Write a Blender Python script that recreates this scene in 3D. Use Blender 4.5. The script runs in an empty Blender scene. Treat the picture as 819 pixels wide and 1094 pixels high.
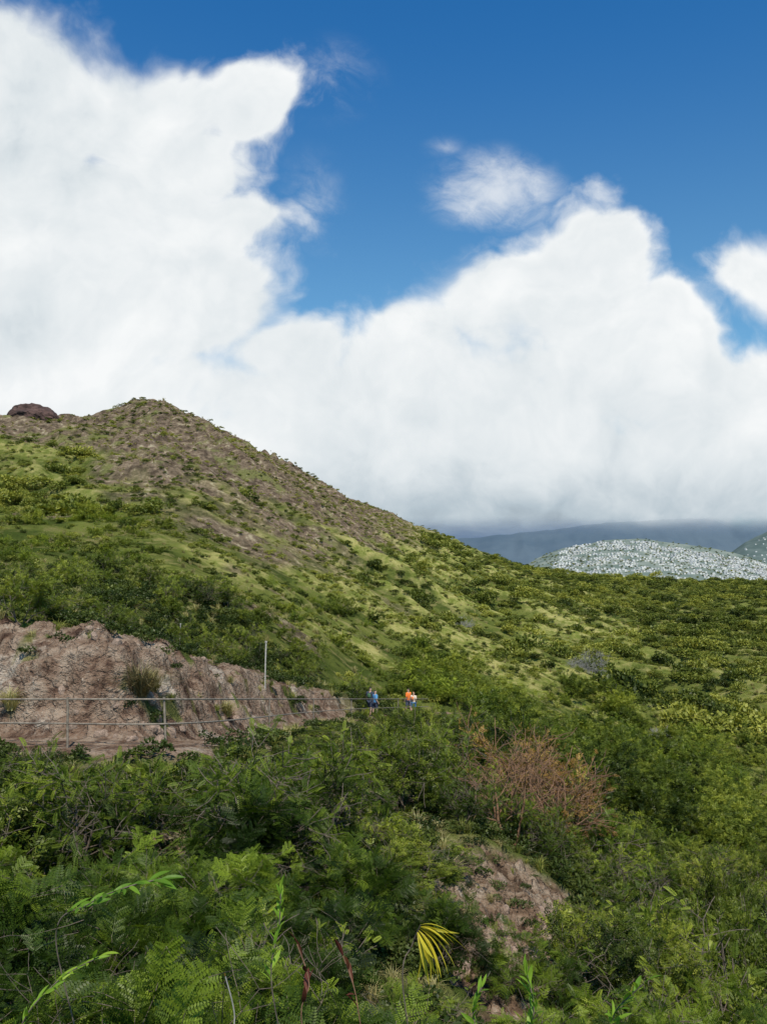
import bpy, math, random
import numpy as np
from mathutils import Vector
PI=math.pi
F=950.0; CX=409.5; HY=615.0
scene=bpy.context.scene
COL=scene.collection
rng=np.random.default_rng(11)
random.seed(5)

# ------------------------------------------------------------------ noise
def pn(x,y,seed=0):
    xi=np.floor(x).astype(np.int64); yi=np.floor(y).astype(np.int64)
    xf=x-xi; yf=y-yi
    def g(ix,iy,dx,dy):
        h=(ix*374761393+iy*668265263+seed*144269504)&0xffffffff
        h=((h^(h>>13))*1274126177)&0xffffffff
        h=h^(h>>16)
        a=h/4294967296.0*2*PI
        return np.cos(a)*dx+np.sin(a)*dy
    u=xf*xf*xf*(xf*(xf*6-15)+10); v=yf*yf*yf*(yf*(yf*6-15)+10)
    a=g(xi,yi,xf,yf); b=g(xi+1,yi,xf-1,yf); c=g(xi,yi+1,xf,yf-1); d=g(xi+1,yi+1,xf-1,yf-1)
    return (a+(b-a)*u)*(1-v)+(c+(d-c)*u)*v
def fbm(x,y,o=4,seed=0):
    s=0;a=1.0
    for i in range(o):
        s=s+a*pn(x*2**i+17.3*i,y*2**i-9.1*i,seed+i); a*=0.5
    return s
def ridged(x,y,o=3,seed=0):
    s=0;a=1.0
    for i in range(o):
        s=s+a*(0.5-np.abs(pn(x*2**i+5.7*i,y*2**i+3.1*i,seed+i))*1.6); a*=0.5
    return s
def sstep(a,b,x):
    t=np.clip((x-a)/(b-a),0,1); return t*t*(3-2*t)
def norm(v): return v/(np.linalg.norm(v,axis=-1,keepdims=True)+1e-9)

# ------------------------------------------------------------------ terrain
ROWS=[2,4,7,11,15,20,27,36,48,65,90,130,190,270,360,470,600,800,1100,1600]
TAB={
-150:[1800,1290,1095,965,890,810,655,636,620,597,565,532,504,476,452,462,500,530,565,600],
0:[1850,1290,1104,986,895,815,662,650,636,615,588,557,528,491,455,466,503,540,565,600],
80:[1880,1300,1110,992,900,815,664,652,640,620,594,563,532,495,459,468,503,540,565,600],
170:[1900,1305,1120,1000,905,815,678,661,647,627,600,569,537,492,437,460,505,545,575,610],
230:[1920,1310,1130,1010,920,840,708,686,668,648,620,588,556,516,472,474,510,550,577,615],
300:[1950,1320,1140,1020,932,862,790,735,708,686,656,624,592,560,524,493,513,552,582,620],
400:[2000,1330,1150,1035,950,892,852,822,800,765,726,688,652,622,592,562,549,562,592,630],
500:[2000,1350,1190,1080,980,895,862,842,822,795,763,730,697,667,642,619,595,594,612,640],
600:[2050,1400,1230,1125,1025,955,925,902,875,840,800,760,725,695,670,648,629,614,621,650],
700:[2100,1450,1290,1180,1110,1060,1020,980,940,895,850,805,760,720,690,668,645,621,625,655],
819:[2100,1500,1330,1230,1170,1120,1070,1030,985,930,880,825,775,735,700,675,650,628,621,655],
1000:[2100,1550,1360,1270,1210,1160,1110,1060,1005,950,895,840,790,745,708,680,655,632,618,655],
1300:[2100,1550,1360,1270,1210,1160,1110,1060,1005,950,895,840,790,745,708,680,655,632,618,655]}
cp=np.array(sorted(TAB)); T=np.array([TAB[c] for c in cp],float)
NPX,NLR=300,400
gx=np.linspace(-150,1300,NPX); gl=np.linspace(math.log(2),math.log(1600),NLR)
lr=np.log(ROWS)
T1=np.array([np.interp(gl,lr,T[i]) for i in range(len(cp))])
G=np.array([np.interp(gx,cp,T1[:,j]) for j in range(NLR)]).T
def blur(A,s,ax):
    k=int(3*s); w=np.exp(-0.5*(np.arange(-k,k+1)/s)**2); w/=w.sum()
    P=np.pad(A,[(k,k) if a==ax else (0,0) for a in range(2)],mode='edge')
    return np.apply_along_axis(lambda v:np.convolve(v,w,mode='valid'),ax,P)
G=blur(blur(G,3.2,0),4.5,1)
def lut(px,r):
    a=np.clip((px-gx[0])/(gx[-1]-gx[0])*(NPX-1),0,NPX-1.001); b=np.clip((np.log(r)-gl[0])/(gl[-1]-gl[0])*(NLR-1),0,NLR-1.001)
    i=a.astype(int); j=b.astype(int); fa=a-i; fb=b-j
    return (G[i,j]*(1-fa)+G[i+1,j]*fa)*(1-fb)+(G[i,j+1]*(1-fa)+G[i+1,j+1]*fa)*fb

RXY=[(-30,27),(-20,24.2),(-12.5,22.0),(-7.8,20.6),(-5.2,20.0),(-4.2,22.6),(-3.75,28.5),(-3.2,37.5),(-1.5,50),(0.9,58),(3.6,66),(9,76),(17,86)]
RP=np.array([(x,y,-0.1385*y-1.13) for x,y in RXY])
def catmull(P,n):
    out=[]
    for i in range(1,len(P)-2):
        p0,p1,p2,p3=P[i-1],P[i],P[i+1],P[i+2]
        for t in np.linspace(0,1,n,endpoint=False):
            out.append(0.5*((2*p1)+(-p0+p2)*t+(2*p0-5*p1+4*p2-p3)*t*t+(-p0+3*p1-3*p2+p3)*t**3))
    return np.array(out)
PATH=catmull(RP,36)
dd=np.gradient(PATH[:,:2],axis=0); dd/=np.linalg.norm(dd,axis=1)[:,None]
PN=np.stack([-dd[:,1],dd[:,0]],1)
plen=np.concatenate([[0],np.cumsum(np.linalg.norm(np.diff(PATH,axis=0),axis=1))])
PPX=CX+F*PATH[:,0]/PATH[:,1]
ICOR=int(np.argmin(PATH[:,1]+(PATH[:,0]<-9)*99))
BH=np.where(np.arange(len(PATH))<=ICOR,2.95,np.interp(PATH[:,1],[20,24,30,38,46,58,66],[2.95,3.1,3.1,2.9,2.4,1.5,.7]))
I_END=int(np.argmin(abs(PPX-376)+(PATH[:,1]<40)*999))
def pathinfo(X,Y):
    d=np.full(X.shape,-999.0); zt=np.zeros(X.shape); ix=np.zeros(X.shape,int); H=np.ones(X.shape)
    m=(np.hypot(X,Y)<100)&(np.hypot(X,Y)>6)
    xs=X[m];ys=Y[m]
    D=np.empty(xs.shape);K=np.empty(xs.shape,int);ZT=np.empty(xs.shape);HH=np.empty(xs.shape)
    for s in range(0,len(xs),20000):
        q=np.sqrt((xs[s:s+20000,None]-PATH[None,:,0])**2+(ys[s:s+20000,None]-PATH[None,:,1])**2)
        k=q.argmin(1); K[s:s+20000]=k; mn=q[np.arange(len(k)),k]
        W=np.exp(-(q-mn[:,None])/(0.12+.18*mn[:,None])); W/=W.sum(1,keepdims=True)
        ZT[s:s+20000]=W@PATH[:,2]; HH[s:s+20000]=W@BH
        vx=xs[s:s+20000]-PATH[k,0]; vy=ys[s:s+20000]-PATH[k,1]
        sg=np.sign(vx*PN[k,0]+vy*PN[k,1]); D[s:s+20000]=mn*np.where(sg==0,1,sg)
    d[m]=D; zt[m]=ZT; ix[m]=K; H[m]=HH
    return d,zt,ix,H
def scar(X,Y):
    px=CX+F*X/np.maximum(Y,.5)
    nz=fbm(X/1.1,Y/1.1,4,91)*.85
    e=((px-540-4.0*(Y-16))/76)**2+((Y-16.6)/6.4)**2
    e2=((px-185)/50)**2+((Y-16.4)/1.8)**2
    return np.clip(sstep(1.25,0.75,e+nz)+sstep(1.1,0.6,e2+nz*.6)*.9,0,1)
def brown(X,Y,px,py,r):
    below=py-np.interp(px,SKX,SKY_Y)
    wid=np.interp(px,[-150,0,90,150,210,290,370,450,500],[12,18,38,125,165,120,60,18,3])
    return sstep(1.35,0.55,below/wid+1.15*fbm(X/26,Y/26,5,111))*sstep(110,180,r)*(1-sstep(400,500,px))
def terrain(X,Y):
    X=np.asarray(X,float);Y=np.asarray(Y,float)
    sh=X.shape; X=X.ravel();Y=Y.ravel()
    r=np.hypot(X,Y); rr=np.maximum(r,2.0)
    a=np.clip(np.arctan2(X,Y),-1.0,1.0); px=CX+F*np.tan(a)
    yy=lut(px,rr*np.cos(a).clip(.5,1)); z=(HY-yy)/F*rr*np.cos(a)
    w=X*.54+Y*.84; n=X*.84-Y*.54
    amp=sstep(80,260,r)
    far=1-0.6*sstep(-20,60,X-0.10*Y)*sstep(250,700,r)
    z=z+ridged(w/40+fbm(X/80,Y/80,2,3)*.7,n/230,3,5)*9.5*amp*far
    z=z+fbm(X/70,Y/70,3,21)*3.6*sstep(60,260,r)*far
    z=z+fbm(X/11,Y/11,3,31)*1.2*sstep(20,110,r)
    z=z+ridged(X/13,Y/13,3,37)*1.7*sstep(150,260,r)*(1-sstep(470,560,px))*far
    z=z+fbm(X/3.1,Y/3.1,3,41)*0.22
    d,zt,ix,Hb=pathinfo(X,Y)
    m=d>-90
    dn=d+0.9*fbm(X/2.4,Y/2.4,4,51)*sstep(1.3,2.6,d)
    H=Hb*(1+0.18*fbm(X/5,Y/5,2,61))
    up=zt+H*(0.72*sstep(1.1,3.0,dn)+0.28*sstep(2.3,5.4,dn))
    up=up+.10*np.sin(9*(up-zt)+5*fbm(X/1.6,Y/1.6,3,63))*sstep(1.2,1.9,d)*(1-sstep(3.5,6,d))
    zu=up*(1-sstep(5,13,d))+z*sstep(5,13,d)
    zd=zt*(1-sstep(0.2,3.0,-d))+z*sstep(0.2,3.0,-d)
    bench=zt+0.03*fbm(X/.5,Y/.5,2,3)
    zn=np.where(d>1.15,zu,np.where(d<-0.2,zd,bench))
    fade=(1-sstep(70,95,r))
    z=np.where(m,z*(1-fade)+zn*fade,z)
    k=np.where(m&(d>1.1)&(d<8),sstep(1.15,2.0,d)*(1-sstep(5.5,8,d)),0)*fade
    z=z+k*(0.26*ridged(X/2.0,Y/1.3,4,71)-.08+.16*ridged(X/.6,Y/.45,3,75)-.06+.06*fbm(X/.15,Y/.15,2,76))
    sc=scar(X,Y)
    z=z-0.36*sc+0.30*sc*ridged(X/.7,Y/1.3,4,81)+.16*sc*fbm(X/.25,Y/.25,3,83)
    return z.reshape(sh)
def tz(x,y): return float(terrain(np.array([x]),np.array([y]))[0])

SKX=np.arange(-150,1300,10.0)
SKR=np.geomspace(100,1300,260)
_A=(SKX-CX)/F
_Xs=_A[:,None]*SKR[None,:]; _Ys=np.repeat(SKR[None,:],len(SKX),0)
_py=HY-F*terrain(_Xs,_Ys)/_Ys
SKY_Y=_py.min(1); SKY_D=SKR[_py.argmin(1)]

def regions(X,Y,z):
    r=np.hypot(X,Y); a=np.clip(np.arctan2(X,Y),-1,1); px=CX+F*np.tan(a)
    py=HY-F*z/np.maximum(Y,1)
    d,zt,ix,H=pathinfo(X,Y)
    top=4.2+1.8*fbm(X/2.0,Y/2.0,4,101)+.6*(H-1.4)
    en=1-sstep(I_END+8,I_END+38,ix)
    bare=((d>1.1)&(d<top)).astype(float)*en
    bare=bare*(1-.9*sstep(.26,.45,fbm(X/1.3,Y/1.3,3,107)))
    bare=np.maximum(bare,((d>-0.3)&(d<=1.2)).astype(float))
    bare=np.maximum(bare,sstep(-1.2,-.3,d+1.2*fbm(X/1.6,Y/1.6,3,109))*(d<=0)*en*(d>-90))
    bare=np.maximum(bare,scar(X,Y)*.92)
    w=X*.54+Y*.84; n=X*.84-Y*.54
    br=brown(X,Y,px,py,r)
    st=ridged(w/40+fbm(X/80,Y/80,2,3)*.7,n/230,3,5)
    strip=sstep(0.45,0.70,st+0.6*fbm(X/14,Y/14,4,121))*sstep(55,110,r)
    dry=np.clip(strip+sstep(0.14,0.38,fbm(X/30,Y/30,5,131))*sstep(50,100,r)*.8,0,1)
    dry=dry*(1-.5*sstep(600,740,px))*(1-.8*sstep(500,760,r))*(1-.25*sstep(260,120,px))
    # thin bare brown patches on the nearer left slope
    br=np.maximum(br,sstep(.30,.48,fbm(X/17,Y/17,4,141))*sstep(45,70,r)*(1-sstep(180,240,r))*(1-sstep(380,470,px))*.85)
    return bare,dry,br

def build(name,V,Fc,mat,parent=None,smooth=False,link=True):
    me=bpy.data.meshes.new(name)
    V=np.ascontiguousarray(V,dtype=np.float32); Fc=np.ascontiguousarray(Fc,dtype=np.int32)
    k=Fc.shape[1]; m=len(Fc)
    me.vertices.add(len(V)); me.vertices.foreach_set('co',V.ravel())
    me.loops.add(m*k); me.loops.foreach_set('vertex_index',Fc.ravel())
    me.polygons.add(m); me.polygons.foreach_set('loop_start',np.arange(m,dtype=np.int32)*k)
    me.polygons.foreach_set('loop_total',np.full(m,k,dtype=np.int32))
    me.polygons.foreach_set('use_smooth',np.full(m,smooth))
    me.update(calc_edges=True)
    o=bpy.data.objects.new(name,me)
    if link: COL.objects.link(o)
    if mat: me.materials.append(mat)
    if parent: o.parent=parent
    return o
def fattr(me,name,vals,typ='FLOAT'):
    at=me.attributes.new(name,typ,'POINT')
    at.data.foreach_set('value' if typ in('FLOAT','INT') else ('color' if typ=='FLOAT_COLOR' else 'vector'),np.ascontiguousarray(vals).ravel())
def tag(o,label=None,cat=None,group=None,kind=None):
    if label:o['label']=label
    if cat:o['category']=cat
    if group:o['group']=group
    if kind:o['kind']=kind
    return o
def empty(name,loc,rz=0,label=None,cat=None,group=None):
    o=bpy.data.objects.new(name,None); COL.objects.link(o); o.location=loc; o.rotation_euler=(0,0,rz)
    o.empty_display_size=.3
    return tag(o,label,cat,group)

# ------------------------------------------------------------------ materials
class NT:
    def __init__(s,nt): s.nt=nt
    def n(s,t,**k):
        x=s.nt.nodes.new(t)
        for a,b in k.items(): setattr(x,a,b)
        return x
    def l(s,a,b): s.nt.links.new(a,b)
    def val(s,sock,v):
        if isinstance(v,(int,float)): sock.default_value=v
        elif isinstance(v,(tuple,list)): sock.default_value=v if len(v)==len(sock.default_value) else (*v,1)
        else: s.l(v,sock)
    def math(s,op,a,b=0.0,c=None,clamp=False):
        x=s.n('ShaderNodeMath',operation=op,use_clamp=clamp); s.val(x.inputs[0],a); s.val(x.inputs[1],b)
        if c is not None:s.val(x.inputs[2],c)
        return x.outputs[0]
    def vm(s,op,a,b=(0,0,0)):
        x=s.n('ShaderNodeVectorMath',operation=op); s.val(x.inputs[0],a); s.val(x.inputs[1],b); return x
    def mix(s,f,a,b,blend='MIX'):
        x=s.n('ShaderNodeMix',data_type='RGBA',blend_type=blend); s.val(x.inputs[0],f); s.val(x.inputs[6],a); s.val(x.inputs[7],b); return x.outputs[2]
    def noise(s,vec,scale,detail=4,rough=.55,dist=0):
        x=s.n('ShaderNodeTexNoise'); 
        if vec is not None: s.l(vec,x.inputs['Vector'])
        x.inputs['Scale'].default_value=scale; x.inputs['Detail'].default_value=detail; x.inputs['Roughness'].default_value=rough; x.inputs['Distortion'].default_value=dist
        return x.outputs[0]
    def ss(s,v,a,b,lo=0.0,hi=1.0):
        x=s.n('ShaderNodeMapRange',interpolation_type='SMOOTHSTEP'); s.val(x.inputs[0],v)
        for i,q in enumerate((a,b,lo,hi)): s.val(x.inputs[1+i],q)
        return x.outputs[0]
def newmat(name):
    m=bpy.data.materials.new(name); m.use_nodes=True; m.node_tree.nodes.clear()
    t=NT(m.node_tree); out=t.n('ShaderNodeOutputMaterial'); return m,t,out
def simple(name,c,rough=.7,var=.25,scale=20,metal=0):
    m,t,out=newmat(name); p=t.n('ShaderNodeBsdfPrincipled'); tc=t.n('ShaderNodeTexCoord')
    nz=t.noise(tc.outputs['Object'],scale)
    f=t.ss(nz,.3,.7)
    t.l(t.mix(f,tuple(x*(1-var) for x in c),tuple(min(1,x*(1+var)) for x in c)),p.inputs['Base Color'])
    p.inputs['Roughness'].default_value=rough; p.inputs['Metallic'].default_value=metal
    b=t.n('ShaderNodeBump'); b.inputs['Strength'].default_value=.2; t.l(nz,b.inputs['Height']); t.l(b.outputs[0],p.inputs['Normal'])
    t.l(p.outputs[0],out.inputs[0]); return m
def leafmat(name,dark,mid,light,trans=.3,shade_dapple=0):
    m,t,out=newmat(name)
    at=t.n('ShaderNodeAttribute',attribute_name='tint'); oi=t.n('ShaderNodeObjectInfo')
    f=t.math('ADD',t.math('MULTIPLY',at.outputs['Fac'],.6),t.math('MULTIPLY',oi.outputs['Random'],.48),clamp=not shade_dapple)
    if shade_dapple:  # broad noise paints cloud-shadow dapple into the leaf colour
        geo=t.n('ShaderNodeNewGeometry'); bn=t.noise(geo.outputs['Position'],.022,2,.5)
        f=t.math('ADD',f,t.math('MULTIPLY',t.math('SUBTRACT',bn,.5),shade_dapple),clamp=True)
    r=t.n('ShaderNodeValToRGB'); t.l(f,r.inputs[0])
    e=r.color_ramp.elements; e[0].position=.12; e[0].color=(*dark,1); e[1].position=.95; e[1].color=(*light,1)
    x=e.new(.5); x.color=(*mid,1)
    p=t.n('ShaderNodeBsdfDiffuse'); t.l(r.outputs[0],p.inputs[0])
    gl_=t.n('ShaderNodeBsdfGlossy'); gl_.inputs['Roughness'].default_value=.45; gl_.inputs[0].default_value=(1,.97,.85,1)
    g2=t.n('ShaderNodeMixShader'); g2.inputs[0].default_value=.022; t.l(p.outputs[0],g2.inputs[1]); t.l(gl_.outputs[0],g2.inputs[2])
    tr=t.n('ShaderNodeBsdfTranslucent'); t.l(t.mix(1.0,r.outputs[0],(1.35,1.3,.5,1),'MULTIPLY'),tr.inputs[0])
    ms=t.n('ShaderNodeMixShader'); ms.inputs[0].default_value=trans
    t.l(g2.outputs[0],ms.inputs[1]); t.l(tr.outputs[0],ms.inputs[2]); t.l(ms.outputs[0],out.inputs[0]); return m
M={}
M['feather']=leafmat('feathery_leaves',(.007,.017,.003),(.042,.074,.008),(.24,.31,.028),.30)  # dark and mid tones lowered to paint cloud shade over the foreground
M['koa']=leafmat('koa_leaves',(.018,.032,.006),(.088,.130,.014),(.31,.35,.036),.32)
M['under_shade']=leafmat('shaded_understory_leaves',(.010,.018,.005),(.036,.055,.010),(.10,.12,.028),.2)  # darker leaf copy, painting the shaded gaps between near shrubs
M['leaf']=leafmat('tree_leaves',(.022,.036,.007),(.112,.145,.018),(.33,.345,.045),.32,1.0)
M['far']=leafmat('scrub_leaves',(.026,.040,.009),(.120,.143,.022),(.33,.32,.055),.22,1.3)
M['bright']=leafmat('bright_leaves',(.10,.20,.02),(.18,.31,.03),(.30,.42,.045),.4)
M['yellow']=leafmat('yellow_leaves',(.40,.34,.03),(.55,.46,.04),(.68,.56,.06),.35)
M['pod']=leafmat('red_pods',(.05,.014,.010),(.08,.02,.015),(.12,.04,.02),.1)
M['dryleaf']=leafmat('rust_leaves',(.10,.052,.016),(.21,.108,.028),(.34,.21,.05),.2)
M['grass']=leafmat('grass_blades',(.08,.10,.018),(.20,.22,.04),(.40,.37,.10),.3)
M['drygrass']=leafmat('dry_grass_blades',(.20,.17,.07),(.36,.31,.13),(.55,.48,.23),.3)
M['browngrass']=leafmat('brown_grass_blades',(.05,.04,.02),(.13,.10,.045),(.26,.21,.10),.2)
M['bark']=simple('bark',(.12,.09,.065),.9,.35,25)
M['greybark']=simple('grey_bark',(.26,.24,.205),.9,.25,25)
M['redbark']=simple('rust_twigs',(.19,.10,.052),.9,.3,25)
M['metal']=simple('weathered_rail',(.22,.175,.13),.7,.35,9,.1)
M['palemetal']=simple('pale_pole_metal',(.42,.38,.32),.6,.2,12,.1)
M['rock']=simple('red_rock',(.24,.165,.12),.95,.4,3)
M['darkrock']=simple('dark_red_rock',(.072,.039,.031),.95,.5,1.5)

def ground_mat():
    m,t,out=newmat('hillside_ground'); geo=t.n('ShaderNodeNewGeometry'); P=geo.outputs['Position']
    at=t.n('ShaderNodeAttribute',attribute_name='msk'); sp=t.n('ShaderNodeSeparateColor'); t.l(at.outputs['Color'],sp.inputs[0])
    bare,dry,br=sp.outputs
    n1=t.noise(P,.10,5,.6); n4=t.noise(P,.35,7,.72); n2=t.noise(P,1.3,7,.65); n3=t.noise(P,7,5,.7)
    green=t.mix(t.ss(n1,.35,.65),(.055,.075,.017,1),(.140,.155,.036,1))
    green=t.mix(t.ss(n4,.50,.64),green,(.19,.17,.062,1))
    green=t.mix(t.ss(n4,.44,.34),green,(.040,.054,.015,1))
    dg=t.mix(t.ss(n4,.38,.62),(.16,.185,.036,1),(.39,.345,.125,1))
    col=t.mix(t.math('MULTIPLY',dry,.88),green,dg)
    rb=t.mix(t.ss(n4,.38,.60),(.078,.053,.040,1),(.235,.168,.118,1))
    rb=t.mix(t.ss(n1,.54,.66),rb,(.17,.165,.062,1))
    rb=t.mix(t.ss(n4,.56,.66),rb,(.42,.35,.235,1))
    rb=t.mix(t.math('MULTIPLY',t.ss(n2,.48,.36),.6),rb,(.05,.037,.028,1))
    col=t.mix(t.math('MULTIPLY',br,.95),col,rb)
    vo=t.n('ShaderNodeTexVoronoi',feature='DISTANCE_TO_EDGE'); vo.inputs['Scale'].default_value=1.7
    nv=t.n('ShaderNodeTexNoise'); t.l(P,nv.inputs['Vector']); nv.inputs['Scale'].default_value=1.8; nv.inputs['Detail'].default_value=4
    t.l(t.vm('ADD',P,t.vm('MULTIPLY',nv.outputs['Color'],(.9,.9,.9)).outputs[0]).outputs[0],vo.inputs['Vector'])
    crack=t.ss(vo.outputs['Distance'],.0,.07)
    d1=t.mix(t.ss(n1,.35,.65),(.190,.118,.080,1),(.245,.165,.115,1))
    d1=t.mix(t.ss(n2,.42,.64),d1,(.335,.250,.185,1))
    d1=t.mix(t.ss(n4,.54,.64),d1,(.42,.345,.275,1))
    d1=t.mix(t.ss(n3,.62,.74),d1,(.50,.43,.35,1))
    d1=t.mix(t.ss(n2,.47,.35),d1,(.085,.050,.036,1))
    d1=t.mix(t.math('MULTIPLY',t.ss(n3,.44,.34),.7),d1,(.10,.062,.046,1))
    d1=t.mix(t.math('MULTIPLY',t.ss(crack,1,0),.38),d1,(.065,.040,.031,1))
    col=t.mix(bare,col,d1)
    p=t.n('ShaderNodeBsdfDiffuse'); t.l(col,p.inputs[0]); p.inputs['Roughness'].default_value=1
    h=t.math('ADD',t.math('MULTIPLY',n2,.6),t.math('MULTIPLY',n3,.18)); h=t.math('ADD',h,t.math('MULTIPLY',n4,1.5))
    h=t.math('ADD',h,t.math('MULTIPLY',t.math('MULTIPLY',crack,bare),.07))
    b=t.n('ShaderNodeBump'); b.inputs['Strength'].default_value=1.0; b.inputs['Distance'].default_value=.85; t.l(h,b.inputs['Height']); t.l(b.outputs[0],p.inputs['Normal'])
    t.l(p.outputs[0],out.inputs[0]); return m
M['ground']=ground_mat()
# ------------------------------------------------------------------ hillside sheet
ang=np.concatenate([np.linspace(-1.5,-.5,70,endpoint=False),np.linspace(-.5,.5,700),np.linspace(.5,1.5,71)[1:]])
rad=np.concatenate([np.geomspace(.4,11,90,endpoint=False),np.arange(11,33,.07),np.geomspace(33,1600,480)])
AA,RR=np.meshgrid(ang,rad,indexing='ij')
X=RR*np.sin(AA);Y=RR*np.cos(AA); Z=terrain(X,Y)
b_,d_,r_=regions(X.ravel(),Y.ravel(),Z.ravel())
na,nr=AA.shape
I=(np.arange(na-1)[:,None]*nr+np.arange(nr-1)[None,:]).ravel()
hill=build('hillside',np.stack([X.ravel(),Y.ravel(),Z.ravel()],1),np.stack([I,I+nr,I+nr+1,I+1],1),M['ground'],smooth=True)
fattr(hill.data,'msk',np.stack([b_,d_,r_,np.ones_like(b_)],1).astype(np.float32),'FLOAT_COLOR')
tag(hill,kind='structure',label='green and brown crater slope rising to a peak on the left',cat='hillside')
del X,Y,Z,AA,RR
M['plain']=simple('lowland',(.14,.17,.17),.95,.3,.002)
V=np.array([(-40000,1550,-95),(40000,1550,-95),(40000,45000,-95),(-40000,45000,-95)])
tag(build('ground',V,np.array([[0,1,2,3]]),M['plain']),'flat lowland beyond the crater rim','ground',kind='structure')

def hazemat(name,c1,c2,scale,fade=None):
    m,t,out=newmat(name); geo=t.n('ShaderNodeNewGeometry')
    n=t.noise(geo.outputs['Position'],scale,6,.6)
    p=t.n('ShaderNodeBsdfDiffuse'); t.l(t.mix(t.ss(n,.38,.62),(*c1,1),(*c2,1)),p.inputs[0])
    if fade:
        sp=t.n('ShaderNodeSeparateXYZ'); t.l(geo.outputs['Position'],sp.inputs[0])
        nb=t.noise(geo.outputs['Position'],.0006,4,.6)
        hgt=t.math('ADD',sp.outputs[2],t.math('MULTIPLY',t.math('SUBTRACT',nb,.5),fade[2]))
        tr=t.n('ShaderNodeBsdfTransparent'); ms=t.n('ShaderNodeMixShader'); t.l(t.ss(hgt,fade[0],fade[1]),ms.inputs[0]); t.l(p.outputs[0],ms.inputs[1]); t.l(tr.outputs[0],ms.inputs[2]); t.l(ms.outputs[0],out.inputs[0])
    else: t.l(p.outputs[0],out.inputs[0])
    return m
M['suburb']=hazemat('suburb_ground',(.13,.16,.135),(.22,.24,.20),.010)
M['mount']=hazemat('distant_mountain',(.10,.135,.19),(.115,.152,.205),.0012,(420,780,260))  # bluish base colours of both ranges have distance haze painted in
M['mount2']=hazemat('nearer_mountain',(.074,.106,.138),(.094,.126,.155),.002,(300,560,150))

H1x=[540,560,575,600,640,690,740,780,819,860,900]; H1y=[616,604,595,586,579,577,582,591,602,610,617]
def hillz(X,Y,Hx,Hy,Y0,Y1,ybase):
    px=CX+F*X/Y; top=np.interp(px,Hx,Hy)
    t=np.clip((Y-Y0)/(Y1-Y0),0,1)
    ztop=(HY-top)/F*Y1; zb=(HY-ybase)/F*Y0
    back=np.clip((Y-Y1)/700,0,1)
    z=zb+(ztop-zb)*(t*(1.08-.08*t)) - 160*back**1.5
    return z+fbm(X/300,Y/300,4,7)*15*t*(1-back*.5)
def hsheet(name,Hx,Hy,Y0,Y1,yb,mat,label):
    pxs=np.linspace(Hx[0],Hx[-1],170); Ys=np.linspace(Y0,Y1+700,70)
    PX,YY=np.meshgrid(pxs,Ys,indexing='ij'); XX=(PX-CX)/F*YY; ZZ=hillz(XX,YY,Hx,Hy,Y0,Y1,yb)
    k=70; I=(np.arange(169)[:,None]*k+np.arange(k-1)[None,:]).ravel()
    o=build(name,np.stack([XX.ravel(),YY.ravel(),ZZ.ravel()],1),np.stack([I,I+k,I+k+1,I+1],1)[:,::-1],mat,smooth=True)
    tag(o,label,'hill',kind='structure')
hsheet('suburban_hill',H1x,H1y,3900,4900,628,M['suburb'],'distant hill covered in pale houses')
H2x=[750,780,795,819,860,950,1100]; H2y=[606,590,578,568,556,540,530]
M['suburb2']=hazemat('far_hill_ground',(.085,.115,.105),(.125,.155,.14),.008)
hsheet('far_right_hill',H2x,H2y,5300,6300,606,M['suburb2'],'second distant dark green hill with houses at the right edge')
def mtn(name,Hx,Hy,Y0,dep,mat,label,seed):
    pxs=np.linspace(Hx[0],Hx[-1],260); k=60
    T_=np.linspace(0,1,k); PX,TT=np.meshgrid(pxs,T_,indexing='ij')
    YY=Y0+dep*TT; XX=(PX-CX)/F*YY; top=np.interp(PX,Hx,Hy); ztop=(HY-top)/F*(Y0+dep)
    ZZ=-95+(ztop+95)*TT**.9+ridged(XX/(dep*.28)+seed,YY/(dep*1.1),4,seed)*ztop*.34*TT*(1.15-TT)
    I=(np.arange(259)[:,None]*k+np.arange(k-1)[None,:]).ravel()
    o=build(name,np.stack([XX.ravel(),YY.ravel(),ZZ.ravel()],1),np.stack([I,I+k,I+k+1,I+1],1)[:,::-1],mat,smooth=True)
    tag(o,label,'mountains',kind='structure')
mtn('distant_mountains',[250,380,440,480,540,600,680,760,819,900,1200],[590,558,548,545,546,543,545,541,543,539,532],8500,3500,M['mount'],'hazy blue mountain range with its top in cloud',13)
mtn('lower_mountain_spur',[380,440,490,540,600,650,720,780,819,1100],[602,588,576,572,566,560,556,552,548,540],6800,1200,M['mount2'],'hazy blue green mountain spur behind the houses',23)

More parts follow.
